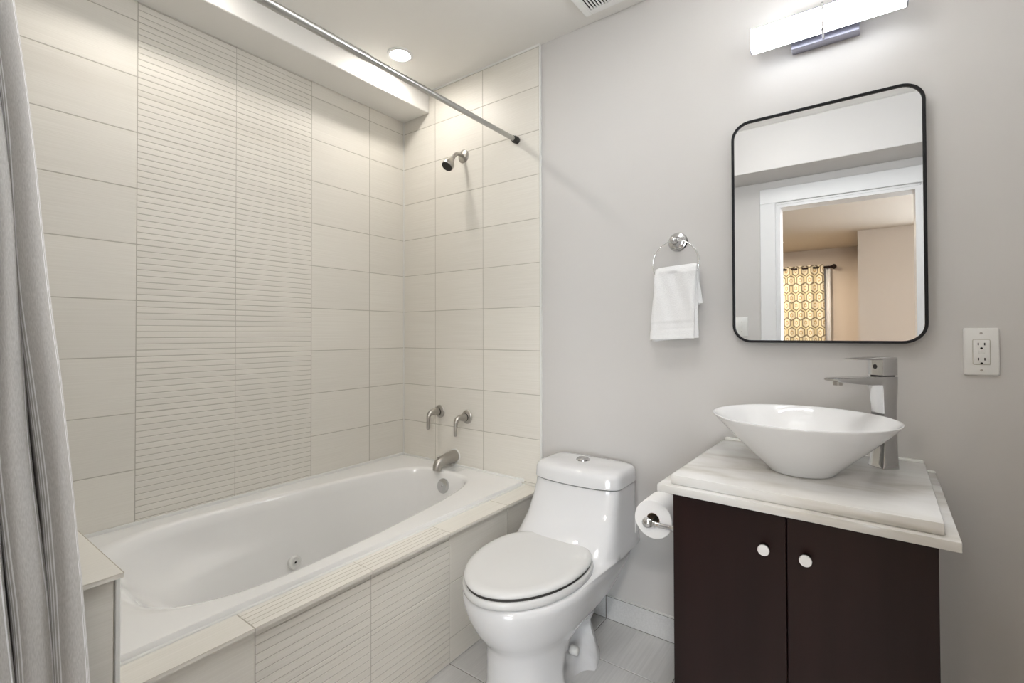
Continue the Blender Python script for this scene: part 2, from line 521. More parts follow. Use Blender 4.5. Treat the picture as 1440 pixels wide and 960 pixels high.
# ------------------------------------------------------------------ ceiling fittings
def downlight(x, y, z, lens, name, label, group=None):
    t = thing(name, label, 'light', (x, y, z), group)
    bm = new()
    lathe(bm, (x, y, z), (0, 0, -1), [(0, 0.060), (0.003, 0.060), (0.006, 0.056), (0.0068, 0.048), (0.004, 0.043), (0.0, 0.042)], 48, False, False)
    obj('trim_ring', bm, M['white_trim'], t)
    bm = new()
    lathe(bm, (x, y, z), (0, 0, -1), [(0.0, 0.0425), (0.0012, 0.042), (0.0016, 0.0)], 48, True, True)
    obj('lens', bm, lens, t)
    return t
downlight(0.345, -0.32, H, M['lens'], 'recessed_downlight', 'round white recessed light in ceiling above the tub faucet end')
downlight(0.345, -1.23, H, M['lens'], 'recessed_downlight', 'round white recessed light in ceiling above the sloping tub end', )
def fill_lamp(c, lens, label):
    fl = thing('fill_ceiling_lamp', label, 'light', c)
    bm = new(); lathe(bm, c, (0, 0, -1), [(0, 0.10), (0.030, 0.10), (0.034, 0.09)], 40, True, True)
    obj('canopy', bm, M['white_trim'], fl)
    bm = new(); lathe(bm, c, (0, 0, -1), [(0.034, 0.11), (0.040, 0.135), (0.075, 0.150), (0.110, 0.135), (0.130, 0.09), (0.136, 0.0)], 40, True, True)
    obj('glass_shade', bm, lens, fl)
fill_lamp((1.62, -0.90, H), M['lens_bath_fill'], 'added unseen round fill lamp on the bathroom ceiling above the floor')  # added out of view to lift the light in the bathroom

t = thing('ceiling_vent', 'white slotted exhaust vent grille in ceiling beside the back wall', 'vent', (1.31, -0.19, H))
bm = new()
box(bm, 1.177, 1.207, -0.33, -0.051, H-0.012, H, 0, 0.003, 1)
box(bm, 1.413, 1.443, -0.33, -0.051, H-0.012, H, 0, 0.003, 1)
box(bm, 1.207, 1.413, -0.081, -0.051, H-0.012, H, 0, 0.003, 1)
box(bm, 1.207, 1.413, -0.33, -0.300, H-0.012, H, 0, 0.003, 1)
obj('frame', bm, M['vent_white'], t)
bm = new(); box(bm, 1.205, 1.415, -0.302, -0.079, H-0.0015, H)
obj('duct_backing', bm, M['dark'], t)
bm = new()
x = 1.207
while x < 1.41:
    box(bm, x, x+0.0062, -0.30, -0.081, H-0.0115, H-0.0095)
    x += 0.0122
obj('slats', bm, M['vent_white'], t)

# ------------------------------------------------------------------ shower curtain rod and curtain
RX, RZ = 0.790, 2.060
t = thing('shower_curtain_rod', 'long brushed steel shower rod running across above the tub', 'curtain rod', (RX, -0.9, RZ))
bm = new(); lathe(bm, (RX, YF, RZ), (0, 1, 0), [(0, 0.0128), (1.045, 0.0128), (1.0455, 0.0118)], 24)
obj('outer_tube', bm, M['rod'], t)
bm = new(); lathe(bm, (RX, -0.84, RZ), (0, 1, 0), [(0, 0.0108), (0.83, 0.0108)], 24)
obj('inner_tube', bm, M['rod'], t)
for y0, s in ((0.0, -1), (YF, 1)):
    bm = new(); lathe(bm, (RX, y0, RZ), (0, s, 0), [(0, 0.0155), (0.004, 0.0165), (0.022, 0.0165), (0.026, 0.0135), (0.034, 0.0135)], 24)
    obj('end_cap', bm, M['dark_rubber'], t)

def smooth(a, b, x):
    t = min(1, max(0, (x-a)/(b-a)))
    return t*t*(3-2*t)
def lerp_tab(tab, z):
    for (z0, a), (z1, b) in zip(tab[:-1], tab[1:]):
        if z0 <= z <= z1: return a+(b-a)*(z-z0)/(z1-z0)
    return tab[0][1] if z < tab[0][0] else tab[-1][1]
bm = new()
uvl = bm.loops.layers.uv.new('UVMap')
XC = [(0.05, 1.02), (0.45, 1.005), (0.75, 0.992), (1.1, 0.925), (1.4, 0.885), (1.75, 0.835), (2.05, RX)]
YE = [(0.05, -1.548), (0.60, -1.569), (0.79, -1.581), (1.10, -1.592), (1.40, -1.616), (1.75, -1.645), (2.05, -1.668)]
YL = [(0.05, -1.872), (2.05, -1.872)]
NF, NS, NZ = 7, 560, 60
rows = []
for j in range(NZ+1):
    z = 0.045+(2.05-0.045)*j/NZ
    xc, y1, y0 = lerp_tab(XC, z), lerp_tab(YE, z), lerp_tab(YL, z)
    row = []; plen = 0; prev = None
    for i in range(NS+1):
        s = i/NS
        ph = s*NF
        k = int(min(ph, NF-1e-6)); fr = ph-k
        amp = (0.036+0.010*math.sin(k*2.3+1.0))*(0.62+0.38*(2.05-z)/2.0)
        bul = abs(math.sin(PI*min(max(fr, 0), 1)))**(0.5+0.65*smooth(0.3, 1.3, z))
        wob = 0.004*math.sin(z*9+k*1.7)+0.003*math.sin(z*4.1+k)
        xx = xc+amp*(2*bul-1)-0.012*(1-bul)+0.004*math.sin(ph*11+z*3)
        yy = y1+(y0-y1)*s+0.010*math.sin(2*PI*fr)*(1 if s > 0.02 else 0)+wob*min(1, s*12)
        p = Vector((xx, yy, z))
        if prev is not None: plen += (p-prev).length
        prev = p
        row.append((p, plen))
    rows.append(row)
V = [[bm.verts.new(p) for p, _ in r] for r in rows]
Lmid = [l for _, l in rows[NZ//3]]
for j in range(NZ):
    for i in range(NS):
        f = bm.faces.new((V[j][i], V[j][i+1], V[j+1][i+1], V[j+1][i]))
        for lp, (jj, ii) in zip(f.loops, ((j, i), (j, i+1), (j+1, i+1), (j+1, i))):
            lp[uvl].uv = (Lmid[ii]+0.052, rows[jj][ii][0].z)
cur = obj('shower_curtain', bm, M['linen'], None, 180, origin=(0.95, -1.7, 0.0), recalc=True)
so = cur.modifiers.new('thickness', 'SOLIDIFY'); so.thickness = 0.0016; so.offset = 0
tag(cur, 'grey linen shower curtain with thin white stripes gathered beside the half wall', 'curtain')

# ================================================================== BATHTUB
HWT = [(-1.40, 0.318), (-1.32, 0.330), (-1.23, 0.341), (-1.10, 0.343), (-0.78, 0.322), (-0.434, 0.276), (-0.26, 0.250), (-0.10, 0.224)]
NT = 160
def tub_ring(y0, y1, inset, z, n=5.0, shelf=0.0):
    out = []
    ym, hl = (y0+y1)/2, (y1-y0)/2
    for i in range(NT):
        a = 2*PI*i/NT
        y = ym+hl*sgnpow(math.sin(a), 2/n)
        hwid = lerp_tab(HWT, y)-inset-shelf*smooth(-0.78, -1.20, y)*1.0 if shelf == 0 else lerp_tab(HWT, y)-inset-shelf*smooth(0.78, 1.20, -y)
        x = 0.427+hwid*sgnpow(math.cos(a), 2/n)
        out.append(Vector((x, y, z)))
    return out
def rect_ring(x0, x1, y0, y1, z, r=0.012):
    xm, ym, hx, hy = (x0+x1)/2, (y0+y1)/2, (x1-x0)/2, (y1-y0)/2
    out = []
    for i in range(NT):
        a = 2*PI*i/NT
        out.append(Vector((xm+hx*sgnpow(math.cos(a), 2/60), ym+hy*sgnpow(math.sin(a), 2/60), z)))
    return out
tub = thing('bathtub', 'white drop-in whirlpool bathtub set into the beige tiled surround', 'bathtub', (0.42, -0.75, 0.06))
bm = new()
rings = [rect_ring(0.030, 0.806, -1.470, -0.030, 0.30), rect_ring(0.004, 0.826, -1.496, -0.004, 0.455), rect_ring(0.004, 0.826, -1.496, -0.004, 0.478),
         rect_ring(0.008, 0.822, -1.492, -0.008, 0.486),
         tub_ring(-1.450, -0.096, -0.018, 0.4870, 4.6), tub_ring(-1.428, -0.103, -0.010, 0.4862, 4.6), tub_ring(-1.408, -0.110, -0.003, 0.4828, 4.6), tub_ring(-1.388, -0.116, 0.003, 0.4745, 4.6),
         tub_ring(-1.360, -0.124, 0.012, 0.440), tub_ring(-1.325, -0.134, 0.022, 0.390, 4.6), tub_ring(-1.296, -0.139, 0.030, 0.350, 4.4, 0.004),
         tub_ring(-1.280, -0.142, 0.034, 0.330, 4.4, 0.022), tub_ring(-1.268, -0.144, 0.037, 0.315, 4.4, 0.042), tub_ring(-1.250, -0.147, 0.041, 0.295, 4.3, 0.048),
         tub_ring(-1.190, -0.155, 0.052, 0.220, 4.2, 0.042), tub_ring(-1.120, -0.166, 0.066, 0.140, 4.0, 0.030), tub_ring(-1.070, -0.180, 0.085, 0.098, 3.8, 0.02),
         tub_ring(-1.020, -0.205, 0.115, 0.074, 3.6, 0.01), tub_ring(-0.94, -0.26, 0.160, 0.066, 3.0)]
loft(bm, rings, False, True)
obj('shell', bm, M['acrylic'], tub, 50)
bm = new()
box(bm, 0.0005, 0.0085, -1.49, -0.001, 0.478, 0.4985, 0, 0.0035, 2)
box(bm, 0.0005, 0.826, -0.0085, -0.0005, 0.478, 0.4950, 0, 0.0035, 2)
obj('caulk_line', bm, M['caulk'], tub)
# whirlpool jet in the far side wall
bm = new()
jc = Vector((0.1665, -0.731, 0.211)); ja = Vector((1, 0, 0.14))
lathe(bm, jc, ja, [(-0.012, 0.027), (0.006, 0.027), (0.010, 0.024), (0.011, 0.018), (0.007, 0.015), (0.007, 0.009), (0.013, 0.0085), (0.013, 0.0055), (0.004, 0.005)], 32)
jo = obj('jet', bm, M['plastic'], tub)
bm = new(); lathe(bm, jc+ja.normalized()*0.0062, ja, [(0, 0.0053), (0.001, 0.0053)], 20)
obj('nozzle_hole', bm, M['dark'], jo)
bm = new()
oc = Vector((0.436, -0.124, 0.421)); oa = Vector((0, -1, 0.16))
lathe(bm, oc, oa, [(-0.004, 0.034), (0.008, 0.036), (0.013, 0.034), (0.015, 0.030), (0.0155, 0.006), (0.0165, 0.0055), (0.0165, 0.003), (0.015, 0.0025), (0.015, 0.0)], 40)
obj('overflow_plate', bm, M['chrome'], tub)
bm = new(); box(bm, 0.418, 0.486, -0.096, -0.030, 0.4868, 0.4878, 0, 0.0)
st = obj('sticker', bm, M['sticker'], tub)
bm = new()
loft(bm, [[(0.452+0.014*math.cos(2*PI*i/24), -0.078+0.008*math.sin(2*PI*i/24), z) for i in range(24)] for z in (0.4876, 0.4884)])
obj('oval_logo', bm, M['sticker_logo'], st)

# ------------------------------------------------------------------ tub spout, handles, shower head
sp = thing('tub_spout', 'satin nickel tub spout on tiled wall above the overflow plate', 'faucet', (0.392, 0, 0.532))
bm = new()
pth = [(0.392, -0.002, 0.535), (0.392, -0.03, 0.5340), (0.392, -0.070, 0.5300), (0.392, -0.102, 0.5260), (0.392, -0.119, 0.5200), (0.392, -0.1285, 0.5080), (0.392, -0.130, 0.4900)]
tube(bm, pth, [0.0315, 0.0308, 0.0280, 0.0250, 0.0235, 0.0215, 0.0205], 24)
obj('spout_body', bm, M['satin'], sp, 50)
bm = new(); lathe(bm, (0.392, 0, 0.535), (0, -1, 0), [(0, 0.036), (0.004, 0.036), (0.0055, 0.033)], 32)
obj('wall_collar', bm, M['caulk'], sp)
bm = new(); lathe(bm, (0.392, -0.120, 0.536), (0, -0.1, 1), [(0, 0.0035), (0.012, 0.0035), (0.014, 0.0075), (0.020, 0.0075), (0.0225, 0.004)], 20)
obj('diverter_knob', bm, M['satin'], sp)

def tub_handle(x, z, label):
    t = thing('tub_faucet_handle', label, 'faucet handle', (x, 0, z), 'lever handles above the tub spout')
    bm = new(); lathe(bm, (x, 0, z), (0, -1, 0), [(0, 0.034), (0.003, 0.034), (0.007, 0.031), (0.010, 0.022), (0.014, 0.0205)], 36)
    obj('escutcheon', bm, M['satin'], t)
    bm = new(); lathe(bm, (x, -0.010, z), (0, -1, 0), [(0, 0.0200), (0.010, 0.0200)], 28)
    obj('stem_sleeve', bm, M['dark_rubber'], t)
    bm = new()
    tube(bm, [(x, -0.018, z), (x, -0.024, z), (x, -0.040, z+0.002), (x, -0.060, z+0.003), (x, -0.074, z-0.003), (x, -0.083, z-0.018), (x, -0.086, z-0.042), (x, -0.087, z-0.066), (x, -0.0875, z-0.078), (x, -0.0875, z-0.083)],
         [0.0195, 0.0195, 0.0170, 0.0135, 0.0130, 0.0110, 0.0090, 0.0085, 0.0080, 0.0045], 20)
    obj('lever', bm, M['satin'], t, 60)
tub_handle(0.285, 0.752, 'left lever handle of the tub faucet, nearer the tiled corner')
tub_handle(0.475, 0.741, 'right lever handle of the tub faucet, nearer the toilet')

sh = thing('shower_fixture', 'small chrome shower head on bent arm high on tiled wall', 'shower head', (0.454, 0, 2.061))
bm = new(); lathe(bm, (0.454, 0, 2.061), (0, -1, 0), [(0, 0.034), (0.003, 0.034), (0.008, 0.028), (0.011, 0.014), (0.012, 0.011)], 36)
obj('flange', bm, M['satin'], sh)
bm = new(); tube(bm, [(0.454, -0.002, 2.061), (0.454, -0.022, 2.063)]+arc_pts((0.454, -0.036, 2.063), (0.454, -0.062, 2.062), (0.454, -0.082, 2.024), 8), 0.0095, 16)
obj('arm', bm, M['satin'], sh, 60)
bm = new()
ha = Vector((-0.05, -0.60, -0.80))
lathe(bm, (0.454, -0.080, 2.028), ha, [(0, 0.0115), (0.012, 0.0125), (0.016, 0.0165), (0.022, 0.017), (0.030, 0.0225), (0.046, 0.0285), (0.060, 0.0300), (0.064, 0.0285)], 36)
hd = obj('head', bm, M['satin'], sh, 50)
bm = new(); lathe(bm, Vector((0.454, -0.080, 2.028))+ha.normalized()*0.0625, ha, [(0, 0.0265), (0.0028, 0.0262), (0.0028, 0.020), (0.0018, 0.0195), (0.0018, 0.0)], 36)
obj('spray_face', bm, M['dark_rubber'], hd)

# ================================================================== TOILET
TX = 1.200
toilet = thing('toilet', 'white one-piece toilet with closed lid between tub surround and vanity', 'toilet', (TX, -0.40, 0))
NR = 160
def t_ring(z, a, yb, ym, yf, nb, nf, bow=0.0, n2b=None, dx=0.0):
    out = []
    for i in range(NR):
        t = 2*PI*i/NR
        c, s = math.cos(t), math.sin(t)
        n = nb if s > 0 else nf
        x = a*sgnpow(c, 2/n)
        y = ym+((yb-ym) if s > 0 else (ym-yf))*sgnpow(s, 2/n)
        if s < 0 and bow: y -= bow*(1-(x/a)**2)*abs(s)
        out.append(Vector((TX+dx+x, y, z)))
    return out
bm = new()
rings = [
    t_ring(0.000, 0.146, -0.165, -0.40, -0.652, 3.2, 2.5, dx=-0.013),
    t_ring(0.012, 0.146, -0.165, -0.40, -0.652, 3.2, 2.5, dx=-0.013),
    t_ring(0.020, 0.140, -0.168, -0.40, -0.650, 3.2, 2.5, dx=-0.013),
    t_ring(0.050, 0.135, -0.172, -0.41, -0.648, 3.2, 2.4, dx=-0.014),
    t_ring(0.075, 0.132, -0.174, -0.42, -0.648, 3.0, 2.35, dx=-0.014),
    t_ring(0.100, 0.130, -0.178, -0.43, -0.648, 2.8, 2.35, dx=-0.014),
    t_ring(0.125, 0.129, -0.180, -0.43, -0.649, 2.6, 2.3, dx=-0.014),
    t_ring(0.150, 0.128, -0.175, -0.44, -0.651, 2.6, 2.3, dx=-0.013),
    t_ring(0.180, 0.129, -0.150, -0.45, -0.656, 3.2, 2.2, dx=-0.010),
    t_ring(0.205, 0.136, -0.130, -0.45, -0.670, 3.6, 2.15, dx=-0.006),
    t_ring(0.235, 0.153, -0.105, -0.45, -0.698, 4.0, 2.1, dx=-0.003),
    t_ring(0.270, 0.170, -0.078, -0.45, -0.724, 4.2, 2.1),
    t_ring(0.310, 0.184, -0.050, -0.46, -0.744, 4.5, 2.1),
    t_ring(0.338, 0.193, -0.022, -0.46, -0.752, 5.0, 2.1),
    t_ring(0.360, 0.198, -0.018, -0.46, -0.754, 5.0, 2.1),
    t_ring(0.373, 0.196, -0.018, -0.46, -0.750, 5.0, 2.1),
    t_ring(0.379, 0.190, -0.018, -0.45, -0.740, 5.0, 2.1),
    t_ring(0.383, 0.206, -0.018, -0.19, -0.405, 6.0, 4.0),
    t_ring(0.400, 0.202, -0.018, -0.19, -0.368, 6.0, 4.2),
    t_ring(0.430, 0.195, -0.018, -0.18, -0.328, 6.0, 4.6, 0.006),
    t_ring(0.470, 0.187, -0.018, -0.17, -0.282, 6.5, 5.2, 0.012),
    t_ring(0.520, 0.180, -0.018, -0.15, -0.250, 7.0, 6.0, 0.018),
    t_ring(0.570, 0.178, -0.018, -0.13, -0.226, 7.0, 6.5, 0.022),
    t_ring(0.594, 0.177, -0.018, -0.12, -0.218, 7.0, 7.0, 0.024),
]
V = loft(bm, rings, True, True)
# scooped recess in each side of the pedestal, behind its round front
for v in bm.verts:
    dxs = v.co.x-TX
    if abs(dxs) > 0.04 and v.co.z < 0.26:
        q = ((v.co.y+0.372)/0.108)**2+((v.co.z-0.085)/0.105)**2
        if q < 1: v.co.x = TX-0.014+(dxs+0.014)*(1-0.50*(1-q)**0.45)
obj('body', bm, M['porcelain'], toilet, 60)
bm = new()
rings = [t_ring(0.5975, 0.176, -0.018, -0.12, -0.217, 7.0, 7.0, 0.024),
         t_ring(0.599, 0.1815, -0.016, -0.12, -0.222, 7.0, 7.0, 0.025), t_ring(0.632, 0.1805, -0.016, -0.12, -0.219, 7.0, 7.0, 0.025),
         t_ring(0.645, 0.177, -0.018, -0.12, -0.214, 6.5, 6.5, 0.024), t_ring(0.6535, 0.168, -0.024, -0.12, -0.204, 6.0, 6.0, 0.022),
         t_ring(0.658, 0.150, -0.036, -0.12, -0.186, 5.5, 5.5, 0.018), t_ring(0.660, 0.110, -0.06, -0.12, -0.165, 4, 4, 0.01), t_ring(0.6605, 0.02, -0.11, -0.12, -0.13, 2, 2)]
loft(bm, rings, True, True)
tl = obj('tank_lid', bm, M['porcelain'], toilet, 60)
bm = new()
lathe(bm, (1.187, -0.112, 0.6595), (0, 0, 1), [(0, 0.0275), (0.004, 0.027), (0.007, 0.023), (0.008, 0.0205), (0.0065, 0.0200), (0.0095, 0.019), (0.0115, 0.012), (0.012, 0.0)], 36)
fb = obj('flush_button', bm, M['chrome'], tl)
bm = new(); box(bm, 1.187-0.017, 1.187+0.017, -0.1128, -0.1112, 0.668, 0.6716, xf=lambda p: Matrix.Rotation(0.5, 3, 'Z') @ (p-Vector((1.187, -0.112, 0)))+Vector((1.187, -0.112, 0)))
obj('button_split', bm, M['dark'], fb)
# seat ring and lid
def seat_ring(z, g, yb=-0.276):
    out = []
    for i in range(NR):
        t = 2*PI*i/NR
        c, s = math.cos(t), math.sin(t)
        ym, yf, a = -0.488, -0.757, 0.185
        x = (a-g)*sgnpow(c, 2/1.93)
        y = ym+((yb-g-ym) if s > 0 else (ym-yf-g))*sgnpow(s, 2/2.6 if s > 0 else 2/1.93)
        out.append(Vector((TX-0.006+x, y, z)))
    return out
bm = new(); loft(bm, [seat_ring(0.3800, 0.004), seat_ring(0.3825, -0.002), seat_ring(0.391, -0.0035), seat_ring(0.4005, -0.002), seat_ring(0.4035, 0.003)])
obj('seat', bm, M['seat'], toilet, 60)
bm = new(); loft(bm, [seat_ring(0.4033, 0.006), seat_ring(0.4120, 0.006)])  # dark sheet between seat and lid, standing in for the gap's shade
obj('seat_gap_shade', bm, M['dark_rubber'], toilet, 60)
bm = new(); loft(bm, [seat_ring(0.4112, 0.006), seat_ring(0.413, 0.0025), seat_ring(0.4170, 0.001), seat_ring(0.4215, 0.003), seat_ring(0.4255, 0.010), seat_ring(0.4275, 0.020), seat_ring(0.4270, 0.036), seat_ring(0.4262, 0.048), seat_ring(0.4265, 0.09), seat_ring(0.427, 0.15)])
obj('lid', bm, M['seat'], toilet, 60)
bm = new()
lathe(bm, (TX+0.064, -0.350, 0.074), (1, 0, 0.0), [(0, 0.015), (0.020, 0.0145), (0.026, 0.0125), (0.0285, 0.007), (0.029, 0)], 24)
obj('bolt_cap', bm, M['plastic'], toilet, 50)

# ================================================================== VANITY
VP = Vector((1.953, 0.0, 0.0))
VROT = Matrix.Rotation(math.radians(-1.5), 3, 'Z')
def vx(p):
    """vanity-local point (x across from the middle, y from the wall) to the room"""
    return VROT @ Vector(p) + VP
def vbox(bm, *a, **k): return box(bm, *a, xf=vx, **k)
cab = thing('vanity_cabinet', 'dark espresso two-door vanity cabinet under the white marble top', 'cabinet', (1.95, -0.26, 0))
CX0, CX1, CYF, CZ = -0.266, 0.264, -0.530, 0.7415
bm = new()
vbox(bm, CX0, CX1, CYF+0.020, 0.0, 0.09, CZ, bevel=0.001, seg=1)
vbox(bm, CX0+0.02, CX1-0.02, CYF+0.07, -0.01, 0.0, 0.09)
obj('carcass', bm, M['espresso'], cab, 30)
for x0, x1, kx, nm in ((CX0, -0.0030, -0.046, 'left'), (-0.0005, CX1, 0.0385, 'right')):
    bm = new(); vbox(bm, x0, x1, CYF, CYF+0.019, 0.092, CZ-0.002, bevel=0.0012, seg=1)
    d = obj('door', bm, M['espresso'], cab, 30)
    bm = new()
    ax = VROT @ Vector((0, -1, 0))
    lathe(bm, vx((kx, CYF, 0.651 if nm == 'left' else 0.650)), ax, [(0, 0.0095), (0.004, 0.0085), (0.0186, 0.0085)], 24)
    lathe(bm, vx((kx, CYF, 0.651 if nm == 'left' else 0.650)), ax, [(0.0186, 0.0070), (0.0188, 0.0118), (0.0200, 0.0126), (0.0238, 0.0127), (0.0254, 0.0120), (0.0258, 0.0100), (0.0258, 0.0)], 32, mi=1)
    obj('knob', bm, [M['bronze'], M['ceramic_knob']], d, 40, label='white round knob on a dark stem')

top = thing('countertop', 'veined white marble vanity top of two stepped slabs', 'countertop', (1.95, -0.27, 0.7415))
bm = new(); vbox(bm, -0.2965, 0.2955, -0.564, 0.004, 0.7418, 0.762, bevel=0.0025, seg=2)
obj('lower_slab', bm, M['marble'], top, 30)
bm = new(); vbox(bm, -0.2660, 0.2720, -0.545, 0.004, 0.7622, 0.787, bevel=0.0025, seg=2)
obj('upper_slab', bm, M['marble'], top, 30)
bm = new(); box(bm, 1.690, 2.222, -0.008, YB, 0.770, 0.793, 0, 0.003, 2)
box(bm, 1.662, 2.248, -0.003, YB, 0.755, 0.765, 0, 0.002, 1)
obj('caulk_line', bm, M['caulk'], top)

sink = thing('vessel_sink', 'round white vessel basin with flared rim standing on the marble top', 'sink', (1.947, -0.302, 0.787))
bm = new()
lathe(bm, (1.947, -0.302, 0.7872), (0, 0, 1), [(0.002, 0.02), (0.0, 0.070), (0.002, 0.0765), (0.006, 0.080), (0.022, 0.096), (0.045, 0.121), (0.075, 0.1515), (0.105, 0.181), (0.130, 0.2045), (0.142, 0.2155), (0.1455, 0.2180), (0.1475, 0.2175), (0.1480, 0.2155),
      (0.1450, 0.2115), (0.130, 0.1945), (0.105, 0.168), (0.075, 0.137), (0.045, 0.104), (0.026, 0.076), (0.016, 0.048), (0.013, 0.024), (0.013, 0.0)], 96)
obj('basin', bm, M['sink'], sink, 60)
bm = new(); lathe(bm, (1.947, -0.302, 0.8002), (0, 0, 1), [(0, 0.022), (0.003, 0.022), (0.005, 0.019), (0.005, 0.0)], 32)
obj('drain', bm, M['chrome'], sink)

# tall square faucet, turned towards the basin
fc = Vector((2.128, -0.130, 0.787))
fa = math.radians(44)
fd = Vector((-math.sin(fa), -math.cos(fa), 0)); fn = Vector((-fd.y, fd.x, 0))
def fx(p): return fc + fd*p[0] + fn*p[1] + Vector((0, 0, p[2]))
fau = thing('basin_faucet', 'tall square chrome faucet standing on marble behind the basin', 'faucet', fc)
bm = new()
HWF = 0.0245
# column: waisted, concave front face
rings = []
for z, f0, hw_ in ((0.0, 0.0270, HWF), (0.004, 0.0272, HWF), (0.012, 0.0245, HWF-0.0008), (0.05, 0.0190, HWF-0.003), (0.11, 0.0170, HWF-0.0042), (0.17, 0.0185, HWF-0.0036), (0.215, 0.0225, HWF-0.0012), (0.232, 0.0260, HWF-0.0003), (0.252, 0.0260, HWF)):
    r = 0.0025
    pts = []
    for (px, py) in rrect(f0+0.0245, 2*hw_, r, 3):
        pts.append(fx((px+(f0-0.0245)/2, py, z)))
    rings.append(pts)
loft(bm, rings)
obj('column', bm, M['chrome'], fau, 40)
bm = new()
rings = []
for d_, zt, zb, hw_ in ((0.020, 0.2520, 0.229, 0.0240), (0.060, 0.2515, 0.2300, 0.0240), (0.110, 0.2505, 0.2345, 0.0240), (0.145, 0.2495, 0.2385, 0.0240), (0.158, 0.2490, 0.2405, 0.0238), (0.163, 0.2475, 0.2430, 0.0232)):
    zc, hh = (zt+zb)/2, (zt-zb)
    rings.append([fx((d_, px, zc+py)) for px, py in rrect(2*hw_, hh, min(0.002, hh*0.4), 3)])
loft(bm, rings)
obj('spout', bm, M['chrome'], fau, 40)
bm = new(); lathe(bm, fx((0.143, 0, 0.2395)), (0, 0, -1), [(0, 0.0115), (0.009, 0.0115), (0.010, 0.010), (0.010, 0.0)], 28)
obj('aerator', bm, M['satin'], fau)
bm = new()
rings = []
for z in (0.2555, 0.2575, 0.272, 0.300):
    rings.append([fx((px, py, z)) for px, py in rrect(0.0485, 0.0485, 0.003, 3)])
loft(bm, rings)
hb = obj('handle_block', bm, M['chrome'], fau, 40)
bm = new(); loft(bm, [[fx((px, py, z)) for px, py in rrect(0.040, 0.040, 0.003, 3)] for z in (0.2500, 0.2570)])
obj('handle_gap', bm, M['dark'], hb)
bm = new()
rings = []
for d_, zt, zb, hw_ in ((-0.022, 0.3050, 0.2990, 0.0243), (0.020, 0.3048, 0.2975, 0.0243), (0.060, 0.3035, 0.2985, 0.0240), (0.092, 0.3020, 0.2990, 0.0225), (0.104, 0.3010, 0.2995, 0.020)):
    zc, hh = (zt+zb)/2, (zt-zb)
    rings.append([fx((d_, px, zc+py)) for px, py in rrect(2*hw_, hh, hh*0.4, 3)])
loft(bm, rings)
obj('lever', bm, M['chrome'], hb, 40)
bm = new(); lathe(bm, fx((0.0240, 0.0, 0.279)), fd, [(0, 0.0062), (0.0010, 0.0062), (0.0012, 0.004), (0.0006, 0.0)], 24)
obj('maker_badge', bm, M['dark_rubber'], hb)

# ------------------------------------------------------------------ mirror
MX0, MX1, MZ0, MZ1 = 1.722, 2.2355, 1.127, 1.8825
mw, mh, mcx, mcz = MX1-MX0, MZ1-MZ0, (MX0+MX1)/2, (MZ0+MZ1)/2
mir = thing('wall_mirror', 'rounded rectangular mirror with thin black frame above the basin', 'mirror', (mcx, YB, mcz))
def mring(grow, y, r=0.058):
    return [(mcx+px, y, mcz+py) for px, py in rrect(mw+2*grow, mh+2*grow, r+grow, 10)]
bm = new()
V = loft(bm, [mring(0, YB-0.001), mring(0, -0.0225), mring(-0.001, -0.0235), mring(-0.0074, -0.0235), mring(-0.0080, -0.0230), mring(-0.0080, -0.0185)], False, False)
obj('frame', bm, M['black_metal'], mir, 40)
bm = new(); loft(bm, [mring(-0.0076, YB-0.002), mring(-0.0076, -0.0190)])
obj('glass', bm, M['mirror'], mir, 20)

# ------------------------------------------------------------------ vanity light
vl = thing('vanity_light', 'glowing horizontal bar light on grey plate above the mirror', 'light', (1.996, YB, 2.11))
bm = new(); box(bm, 1.9055, 2.0865, -0.028, YB, 2.0755, 2.190, 0, 0.002, 1)
obj('back_plate', bm, M['chrome_plate'] if 'chrome_plate' in M else mat('satin chrome plate', (0.42, 0.42, 0.50), 0.38, 0.9), vl, 30)
BX0, BX1 = 1.7985, 2.1925
bm = new()
prof = [(-0.056, 2.0845), (-0.074, 2.0840), (-0.080, 2.0870), (-0.083, 2.120), (-0.080, 2.154), (-0.074, 2.158), (-0.056, 2.158)]
loft(bm, [[(x, y, z) for y, z in prof] for x in (BX0, BX1)])
for f in bm.faces:
    c = f.calc_center_median()
    f.material_index = 0 if c.y < -0.0785 else 1
dif = obj('diffuser', bm, [M['diffuser'], M['diffuser_edge']], vl, 50)
bm = new()
box(bm, BX0, BX1, -0.0558, -0.050, 2.0880, 2.1550, 0, 0.001, 1)
box(bm, 1.95, 2.04, -0.0505, -0.027, 2.104, 2.140)
obj('bar_back', bm, M['acryl_clear'], vl, 30)
for x0, x1 in ((BX0-0.0045, BX0), (BX1, BX1+0.0045)):
    bm = new(); box(bm, x0, x1, -0.0845, -0.0545, 2.0830, 2.1600, 0, 0.001, 1)
    obj('end_cap', bm, M['acryl_clear'], vl, 30)
for z0, z1 in ((2.079, 2.108), (2.138, 2.164)):
    bm = new()
    box(bm, 1.9910, 1.9980, -0.0875, -0.0835, z0, z1, 0, 0.001, 1)
    zz = z0 if z0 < 2.1 else z1-0.004
    box(bm, 1.9910, 1.9980, -0.0875, -0.026, zz, zz+0.004, 0, 0.001, 1)
    obj('clip', bm, M['chrome'], vl, 30)

